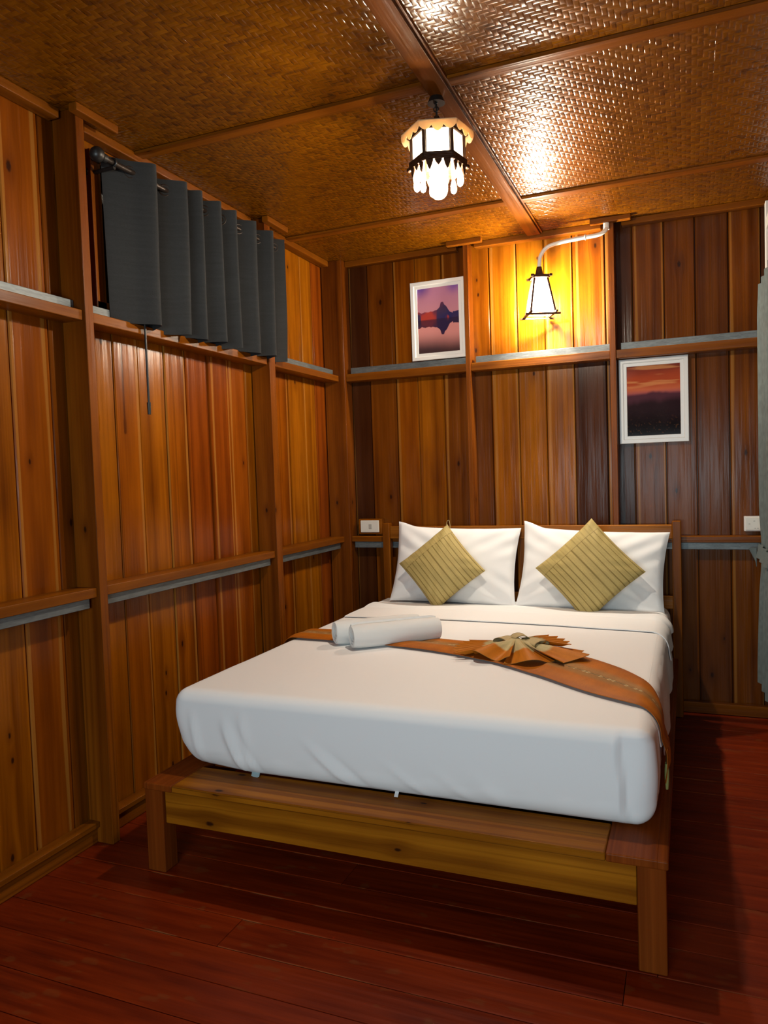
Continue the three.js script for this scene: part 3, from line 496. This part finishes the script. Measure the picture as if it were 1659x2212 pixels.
// ---------------------------------------------------------------- bed runner and its folded bow
const runnerTex = colorTexture(1024, 256, (i, j) => {          // i along, j across
  const u = i / 1024, v = j / 256, n = 0.9 + 0.3 * (hash(i, j, 801) - 0.5) + 0.3 * (fbm(u * 60, v * 5, 803, 2) - 0.5); let c = [0.44 * n, 0.125 * n, 0.006 * n];
  const d = Math.abs(v - 0.5); c = mix3(c, [0.30 * n, 0.165 * n, 0.055 * n], 0.75 * smooth(0.22, 0.10, d)); c = mix3(c, [0.30 * n, 0.075 * n, 0.010], 0.5 * smooth(0.36, 0.46, d));
  if (d < 0.035) { const m = Math.sin(u * 150) * Math.sin(u * 47 + 1), w = Math.abs(Math.sin(u * 300)) * 0.03; c = d < 0.008 ? [0.08, 0.05, 0.02] : mix3(c, [0.78, 0.62, 0.34], d < w + 0.006 && m > -0.1 ? 0.95 : 0.1); }
  return c;
});
const runnerCloth = new THREE.MeshPhysicalMaterial({ map: runnerTex, roughness: 0.55, specularIntensity: 0.3 });
const tanCloth = new THREE.MeshPhysicalMaterial({ map: colorTexture(128, 128, (i, j) => { const n = 0.9 + 0.3 * (hash(i, j, 817) - 0.5); return mix3([0.48 * n, 0.37 * n, 0.19 * n], [0.06, 0.045, 0.015], Math.abs(j / 128 - 0.5) > 0.44 ? 0.7 : 0); }), roughness: 0.6, specularIntensity: 0.3 });
const bowCloth = new THREE.MeshPhysicalMaterial({ map: colorTexture(256, 256, (i, j) => { const n = 0.9 + 0.25 * (hash(i, j, 811) - 0.5) + 0.25 * (fbm(i / 12, j / 60, 813, 2) - 0.5), v = j / 256; let c = [0.46 * n, 0.140 * n, 0.008 * n]; c = mix3(c, [0.50 * n, 0.39 * n, 0.19 * n], smooth(0.52, 0.44, v + 0.06 * (vnoise(i / 20, 1, 815) - 0.5))); return mix3(c, [0.08, 0.06, 0.02], 0.7 * smooth(0.04, 0.015, v)); }), roughness: 0.55, specularIntensity: 0.3 });
{
  const root = thing('bed_runner', 'orange woven bed runner with a gold centre line laid across the bed', 'bed runner');
  const near = spline([[0.30, 0, 1.300], [0.62, 0, 1.345], [0.943, 0, 1.395], [1.16, 0, 1.455], [1.33, 0, 1.530], [1.52, 0, 1.655], [1.706, 0, 1.800], [1.88, 0, 1.895], [1.96, 0, 1.920], [2.06, 0, 1.925]]), far = spline([[0.30, 0, 1.085], [0.66, 0, 1.135], [1.036, 0, 1.205], [1.22, 0, 1.235], [1.40, 0, 1.255], [1.62, 0, 1.345], [1.76, 0, 1.460], [1.87, 0, 1.610], [1.96, 0, 1.74], [2.06, 0, 1.80]]);
  const A = near.getSpacedPoints(200), B = far.getSpacedPoints(200);
  const over = (x, z, lift) => {
    const eR = MX1 - 0.055, eL = MX0 + 0.05, R = 0.062 + lift;
    if (x > eR) { const s = x - eR, a = Math.min(s / R, Math.PI / 2), down = Math.max(0, s - R * Math.PI / 2); return [eR + R * Math.sin(a) + 0.016 * smooth(0, 0.06, down), topY(eR, z) + lift - R + R * Math.cos(a) - down, z]; }
    if (x < eL) { const s = eL - x, a = Math.min(s / R, Math.PI / 2), down = Math.max(0, s - R * Math.PI / 2); return [eL - R * Math.sin(a) - 0.010, topY(eL, z) + lift - R + R * Math.cos(a) - down, z]; }
    return [x, topY(x, z) + lift, z];
  };
  const strip = (v0, v1, lift0, seed) => sheetGeo((u, v) => {
    const k = u * 200, i = Math.min(199, Math.floor(k)), f = k - i, vv = lerp(v0, v1, v), a = A[i].clone().lerp(A[i + 1], f), b = B[i].clone().lerp(B[i + 1], f), q = a.lerp(b, vv);
    const lift = lift0 + 0.006 * Math.sin(Math.PI * clamp(v)) + 0.004 * fbm(u * 16, v * 3, seed, 2); return over(q.x, q.z, lift);
  }, 150, 16, 0.002);
  const uvFix = (g, v0, v1) => { const uv = g.attributes.uv; for (let i = 0; i < uv.count; i++) uv.setY(i, lerp(v0, v1, uv.getY(i))); return g; };
  part('cloth', uvFix(strip(0.0, 0.56, 0.009, 821), 0, 0.56), runnerCloth, root); part('cloth', uvFix(strip(0.50, 1.0, 0.005, 822), 0.50, 1), runnerCloth, root);
  // the end that hangs at the bed side
  const tail = sheetGeo((u, v) => { const z = lerp(1.918, 1.825 + 0.02 * v, u), y = lerp(0.470, 0.365, v); return [1.936 + 0.003 * Math.sin(u * 7 + v * 3) - 0.006 * v, y, z - 0.01 * v]; }, 12, 16, 0.002); const hang = part('hanging_end', tail, runnerCloth, root);
  const tas = sub('tassel', sheetGeo((u, v) => { const w = 0.006 * (0.6 + 0.5 * Math.sin(Math.PI * clamp(v * 0.8 + 0.15))); return [1.934 + w * Math.cos(u * 2 * Math.PI), 0.420 - 0.075 * v, 1.893 + 2 * w * Math.sin(u * 2 * Math.PI)]; }, 12, 8, 0.001), new THREE.MeshPhysicalMaterial({ color: new THREE.Color().setRGB(0.36, 0.38, 0.12), roughness: 0.8 }), hang); tas.userData.label = 'green yellow tassel';
  // bow: a pleated length gathered on top of the runner
  const bow = thing('fabric_bow', 'pleated orange and tan fabric bow gathered on the bed runner', 'bow');
  const C = [1.395, 1.380];
  const petal = (ang0, ang1, r0, r1, h0, h1, pleats, amp, seed, cx = 0, cz = 0) => sheetGeo((u, v) => {
    const a = lerp(ang0, ang1, u), edge = r1 * (1 + 0.10 * Math.sin(u * pleats * Math.PI * 2 + seed)), r = lerp(r0, edge, v), x = C[0] + cx + 1.08 * r * Math.cos(a), z = C[1] + cz + r * Math.sin(a) * 1.05;
    const pl = amp * Math.sin(u * pleats * Math.PI * 2 + seed) * smooth(0, 0.6, v), y = topY(x, z) + 0.014 + lerp(h0, h1, Math.pow(v, 0.75)) + pl; return [x, Math.max(y, topY(x, z) + 0.014), z];
  }, 60, 14, 0.0018);
  const D = Math.PI / 180;
  part('fan', petal(150 * D, 205 * D, 0.02, 0.205, 0.045, 0.010, 6, 0.007, 1, 0.01, 0.02), bowCloth, bow);
  part('fan', petal(85 * D, 160 * D, 0.015, 0.165, 0.055, 0.016, 1.6, 0.016, 2), bowCloth, bow);
  part('fan', petal(35 * D, 92 * D, 0.015, 0.195, 0.055, 0.014, 1.2, 0.013, 4), bowCloth, bow);
  part('fan', petal(-12 * D, 40 * D, 0.02, 0.235, 0.050, 0.012, 1.5, 0.010, 3.4), bowCloth, bow);
  part('fan', petal(-62 * D, -8 * D, 0.02, 0.17, 0.050, 0.028, 4, 0.007, 2.2), bowCloth, bow);
  part('fan', petal(205 * D, 300 * D, 0.015, 0.10, 0.050, 0.012, 2, 0.008, 5), bowCloth, bow);
  const loop = (cx, cz, turn, w, h) => sheetGeo((u, v) => { const a = lerp(-0.15, 1.15, u) * Math.PI, s = (v - 0.5) * w, x = C[0] + cx + Math.cos(turn) * Math.cos(a) * 0.035 + Math.sin(turn) * s, z = C[1] + cz - Math.sin(turn) * Math.cos(a) * 0.035 + Math.cos(turn) * s; return [x, topY(x, z) + 0.05 + Math.sin(a) * h, z]; }, 20, 8, 0.002);
  part('loop', loop(0.010, -0.02, 0.5, 0.060, 0.026), tanCloth, bow); part('loop', loop(-0.045, -0.005, -0.5, 0.055, 0.016), tanCloth, bow); part('loop', loop(0.075, -0.005, 0.9, 0.065, 0.014), tanCloth, bow);
}
// ---------------------------------------------------------------- pictures
function picture(label, x, y, z, w, h, paint, tilt) {
  const root = thing('framed_picture', label, 'picture', [x, y, z]); root.rotation.set(tilt[0], tilt[1], tilt[2]);
  const fw = 0.036, d = 0.022;
  const outline = (a, b) => { const s = new THREE.Shape(); s.moveTo(-a, -b); s.lineTo(a, -b); s.lineTo(a, b); s.lineTo(-a, b); s.closePath(); return s; };
  const mould = (a, b, iw, dep, bev) => { const s = outline(a, b), hole = new THREE.Path(); hole.moveTo(-a + iw, -b + iw); hole.lineTo(-a + iw, b - iw); hole.lineTo(a - iw, b - iw); hole.lineTo(a - iw, -b + iw); hole.closePath(); s.holes.push(hole); return new THREE.ExtrudeGeometry(s, { depth: dep, bevelEnabled: true, bevelThickness: bev, bevelSize: bev, bevelSegments: 2 }); };
  const fr = part('frame', mould(w / 2 - 0.003, h / 2 - 0.003, 0.016, d - 0.006, 0.003), whitePaint, root); fr.userData.label = 'white outer moulding';
  sub('inner_frame', mould(w / 2 - 0.019, h / 2 - 0.019, 0.018, d - 0.011, 0.002), whitePaint, fr).userData.label = 'white stepped inner moulding';
  part('back_board', new THREE.BoxGeometry(w - 0.03, h - 0.03, 0.004), whitePaint, root, [0, 0, 0.002]);
  const iw = w / 2 - fw, ih = h / 2 - fw, tex = colorTexture(384, 512, (i, j) => paint(i / 384, j / 512), THREE.ClampToEdgeWrapping);
  const print = sheetGeo((u, v) => { const a = u * 2 - 1, b = v * 2 - 1; return [a * iw, b * ih, 0.0115 - 0.005 * smooth(0.85, 0, Math.hypot((a + 1) * 1.2, (1 - b) * 1.6))]; }, 24, 30, 0.001);
  part('print', print, new THREE.MeshPhysicalMaterial({ map: tex, roughness: 0.06, ior: 1.5 }), root).userData.label = 'glossy landscape print';
  return root;
}
const L = (r, g, b) => [r, g, b].map((c) => Math.pow(c / 255, 2.2));
picture('white framed print of rocky peaks mirrored in a pink lake, standing on the upper rail', 0.710, 2.138, 0.060, 0.320, 0.440, (u, v) => {
  let c = mix3(L(190, 130, 140), L(176, 120, 150), smooth(0.5, 1, v)); c = mix3(c, L(95, 70, 160), 0.8 * smooth(0.82, 1.0, v + 0.08 * (fbm(u * 4, v * 3, 901, 2) - 0.5)) * smooth(0.2, 0.75, Math.abs(u - 0.52) * 2)); if (v < 0.5) c = mix3(L(205, 135, 125), c, 0.3);
  c = mix3(c, L(50, 40, 45), 0.95 * smooth(0.34, 0.02, v + 0.06 * (vnoise(u * 5, 0, 903) - 0.5)));
  const m = 0.5, k = Math.abs(v - 0.515), r = 0.10 + 0.05 * fbm(u * 9, 2, 905, 3) + 0.085 * smooth(0.16, 0.03, Math.abs(u - 0.62)) + 0.05 * smooth(0.06, 0.02, Math.abs(u - 0.6)) - 0.05 * smooth(0.7, 0.85, u) + 0.02 * (u > 0.85 ? 1 : 0);
  if (k < r) { let q = mix3(L(70, 55, 75), L(45, 45, 90), vnoise(u * 9, v * 6, 907)); q = mix3(q, L(175, 65, 50), 0.85 * smooth(0.55, 0.8, vnoise(u * 7 + 2, k * 8, 909)) * (v > m ? 1 : 0.5) * (Math.abs(u - 0.6) > 0.12 ? 1 : 0.15)); if (v < 0.515) q = mix3(q, L(50, 35, 45), 0.55); c = mix3(q, c, smooth(r - 0.012, r, k)); }
  return c;
}, [0.012, 0, 0]);
picture('white framed print of a red sunset above dark misty hills, below the upper rail', 1.842, 1.613, 0.012, 0.336, 0.437, (u, v) => {
  const w = fbm(u * 2, v * 10, 921, 3); let c = mix3(L(168, 74, 48), L(120, 56, 48), smooth(0.78, 1, v + 0.1 * (w - 0.5))); c = mix3(c, L(196, 104, 72), smooth(0.76, 0.62, v + 0.08 * (w - 0.5))); c = mix3(c, L(214, 150, 96), 0.55 * smooth(0.52, 0.70, fbm(u * 1.6, v * 22, 923, 3)) * smooth(0.64, 0.74, v));
  c = mix3(c, L(122, 66, 92), 0.65 * smooth(0.67, 0.58, v)); const r1 = 0.61 + 0.06 * fbm(u * 4, 1, 925, 3) - 0.05 * Math.abs(u - 0.5); if (v < r1) c = mix3(c, L(80, 50, 60), smooth(r1, r1 - 0.05, v)); const r2 = 0.47 + 0.13 * fbm(u * 5, 7, 927, 3); if (v < r2) c = mix3(c, L(44, 33, 38), smooth(r2, r2 - 0.12, v));
  c = mix3(c, L(16, 13, 16), smooth(0.40, 0.10, v + 0.12 * (fbm(u * 7, v * 7, 929, 3) - 0.5))); return mix3(c, L(92, 62, 40), 0.5 * smooth(0.80, 0.86, vnoise(u * 40, v * 50, 931)) * smooth(0.35, 0.1, v));
}, [0, 0, 0]);
// ---------------------------------------------------------------- short curtain on the left wall
{
  const RODX = 0.112, RODY = 2.420;
  const rod = thing('curtain_rod', 'dark metal curtain rod with a ball end over the high window', 'curtain rod');
  part('pole', new THREE.CylinderGeometry(0.010, 0.010, 1.24, 16), bronze, rod, [RODX, RODY, 1.385], [Math.PI / 2, 0, 0]);
  const fin = part('finial', new THREE.SphereGeometry(0.026, 24, 16), black, rod, [RODX, RODY, 2.040]); sub('finial_collar', new THREE.CylinderGeometry(0.015, 0.015, 0.018, 16), black, fin, [RODX, RODY, 2.008], [Math.PI / 2, 0, 0]);
  for (const z of [1.962, 0.786]) { const br = part('bracket', new THREE.CylinderGeometry(0.007, 0.007, 0.11, 12), black, rod, [0.062, RODY - 0.018, z], [0, 0, Math.PI / 2]); sub('bracket_plate', new THREE.CylinderGeometry(0.022, 0.022, 0.008, 18), black, br, [0.008, RODY - 0.018, z], [0, 0, Math.PI / 2]); sub('bracket_cup', new THREE.TorusGeometry(0.014, 0.004, 8, 18), black, br, [RODX, RODY, z]); }
  const cur = thing('cafe_curtain', 'short grey eyelet curtain gathered in folds over the high window', 'curtain');
  const pts = [[0.050, 1.955], [0.105, 1.868], [0.168, 1.800], [0.110, 1.772], [0.050, 1.742], [0.108, 1.672], [0.168, 1.613], [0.11, 1.595], [0.055, 1.578], [0.11, 1.545], [0.168, 1.512], [0.11, 1.482], [0.055, 1.458], [0.11, 1.415], [0.168, 1.378], [0.11, 1.352], [0.055, 1.328], [0.11, 1.292], [0.166, 1.256], [0.11, 1.235], [0.058, 1.214], [0.11, 1.152], [0.168, 1.097], [0.11, 1.068], [0.055, 1.042], [0.11, 0.990], [0.168, 0.944], [0.11, 0.918], [0.058, 0.895], [0.11, 0.840], [0.150, 0.800]];
  const cv = spline(pts.map(([x, z]) => [x, 0, z])), C = cv.getPoints(480);
  const cafe = part('cloth', sheetGeo((u, v) => {
    const k = Math.min(479, Math.floor(u * 480)), f = u * 480 - k, q = C[k].clone().lerp(C[Math.min(480, k + 1)], f), y = lerp(2.462, 1.862, v);
    const sway = 0.006 * Math.sin(u * 40 + v * 2.4) * v, sz = 0.012 * (vnoise(u * 9, v * 1.6, 951) - 0.5) * v; return [q.x + sway - 0.012 * v * (q.x - 0.11) * 4, y + 0.006 * Math.sin(u * 31) * v, q.z + sz];
  }, 480, 24, 0.003), curtainCloth, cur);
  pts.forEach(([x, z], k) => { if (Math.abs(x - 0.109) < 0.008 && k < pts.length - 1) { const a = pts[k - 1], b = pts[k + 1], dir = Math.atan2(b[0] - a[0], b[1] - a[1]); sub('eyelet', new THREE.TorusGeometry(0.021, 0.0045, 10, 24), bronze, cafe, [x, RODY, z], [0, dir + Math.PI / 2, 0]); } });
  const wand = thing('curtain_wand', 'thin black draw wand hanging below the short curtain', 'wand'); part('stick', new THREE.CylinderGeometry(0.0045, 0.0045, 0.62, 10), black, wand, [0.104, 1.872, 1.823], [0.004, 0, 0]); part('grip', new THREE.CylinderGeometry(0.0075, 0.0065, 0.045, 12), black, wand, [0.104, 1.556, 1.822]);
}
// ---------------------------------------------------------------- window trim and tall curtain at the right wall
{
  const w3 = structure('window_3', 'white window frame on the right wall behind the tall curtain', 'window');
  for (const [y, h] of [[1.70, 1.62]]) part('jamb', new RoundedBoxGeometry(0.045, h, 0.05, 1, 0.003), whitePaint, w3, [2.380, y, 0.085]);
  part('head', new RoundedBoxGeometry(0.045, 0.05, 1.1, 1, 0.003), whitePaint, w3, [2.380, 2.40, 0.66]); part('sill', new RoundedBoxGeometry(0.045, 0.05, 1.1, 1, 0.003), whitePaint, w3, [2.380, 0.915, 0.66]); part('jamb', new RoundedBoxGeometry(0.045, 1.62, 0.05, 1, 0.003), whitePaint, w3, [2.380, 1.70, 1.235]);
  const rod = thing('curtain_rail', 'slim white rail carrying the tall curtain on the right wall', 'curtain rail'); part('rail', new THREE.CylinderGeometry(0.008, 0.008, 1.2, 12), whitePaint, rod, [2.352, 2.085, 0.72], [Math.PI / 2, 0, 0]); for (const z of [0.16, 1.28]) part('bracket', new THREE.BoxGeometry(0.05, 0.012, 0.012), whitePaint, rod, [2.376, 2.085, z]);
  const tex = colorTexture(128, 128, (i, j) => { const k = 0.85 + 0.3 * (hash(i, j, 961) - 0.5); return [0.12 * k, 0.15 * k, 0.15 * k]; });
  const cur = thing('tall_curtain', 'tall teal grey curtain with a tie band hanging on the right wall', 'curtain'), cloth = new THREE.MeshPhysicalMaterial({ map: tex, roughness: 0.9, sheen: 0.3 });
  const wav = (u, v) => { const z = lerp(0.175, 1.25, u), tie = smooth(0.12, 0, Math.abs(v - 0.665)); const flare = 0.012 * smooth(0.7, 1, v); return [2.335 + 0.020 * Math.cos(u * 46) * (1 - 0.5 * tie) - flare - 0.012 * (1 - smooth(0, 0.12, u)) * smooth(0, 0.08, v), lerp(2.092, 0.235, v), z + 0.022 * tie * (u < 0.1 ? 1 - u * 10 : 0)]; };
  const tall = part('cloth', sheetGeo(wav, 220, 40, 0.003), cloth, cur);
  sub('pale_hem', sheetGeo((u, v) => { const q = wav(0, v); return [q[0] - 0.004 + 0.006 * u, q[1], q[2] - 0.004]; }, 3, 40, 0.002), new THREE.MeshPhysicalMaterial({ color: new THREE.Color().setRGB(0.36, 0.33, 0.29), roughness: 0.9 }), tall);
  part('tie_band', sheetGeo((u, v) => { const q = wav(u * 0.5, 0.665 + 0.035 * (v - 0.5)); return [2.304 - 0.006 * Math.sin(u * 20) + 0.012 * (1 - v) , q[1], lerp(0.18, 0.72, u)]; }, 40, 6, 0.003), cloth, cur);
  part('tie_loop', sheetGeo((u, v) => [2.300 - 0.034 * (1 - u) * (1 - v) , lerp(0.868, 0.800, v) - 0.02 * u * v, 0.19 + 0.012 * u], 8, 8, 0.003), cloth, cur);
}
// ---------------------------------------------------------------- switch and socket
{
  const sw = thing('light_switch', 'cream light switch on a wooden block beside the corner post', 'switch', [0.243, 0.970, 0]);
  part('block', beamGeo(0.150, 0.092, 0.055, 0.004), railWood, sw, [0, 0, 0.028]); const pl = part('plate', new RoundedBoxGeometry(0.118, 0.072, 0.010, 2, 0.004), plastic, sw, [0, 0.002, 0.060]); sub('rocker', new RoundedBoxGeometry(0.020, 0.030, 0.008, 1, 0.002), plasticGrey, pl, [0.005, 0.002, 0.064]);
  const so = thing('wall_socket', 'white power socket above the middle rail beside the tall curtain', 'socket', [2.302, 0.972, 0]);
  part('block', beamGeo(0.090, 0.075, 0.040, 0.004), whitePaint, so, [0, 0, 0.021]); const p2 = part('plate', new RoundedBoxGeometry(0.078, 0.064, 0.008, 2, 0.003), plastic, so, [0, 0, 0.044]); for (const [x, y] of [[-0.022, 0.0], [0.0, 0.014], [0.004, -0.022], [0.016, -0.022]]) sub('hole', new THREE.BoxGeometry(0.008, 0.004, 0.003), plasticGrey, p2, [x, y, 0.0475]);
}
renderer.render(scene, camera);
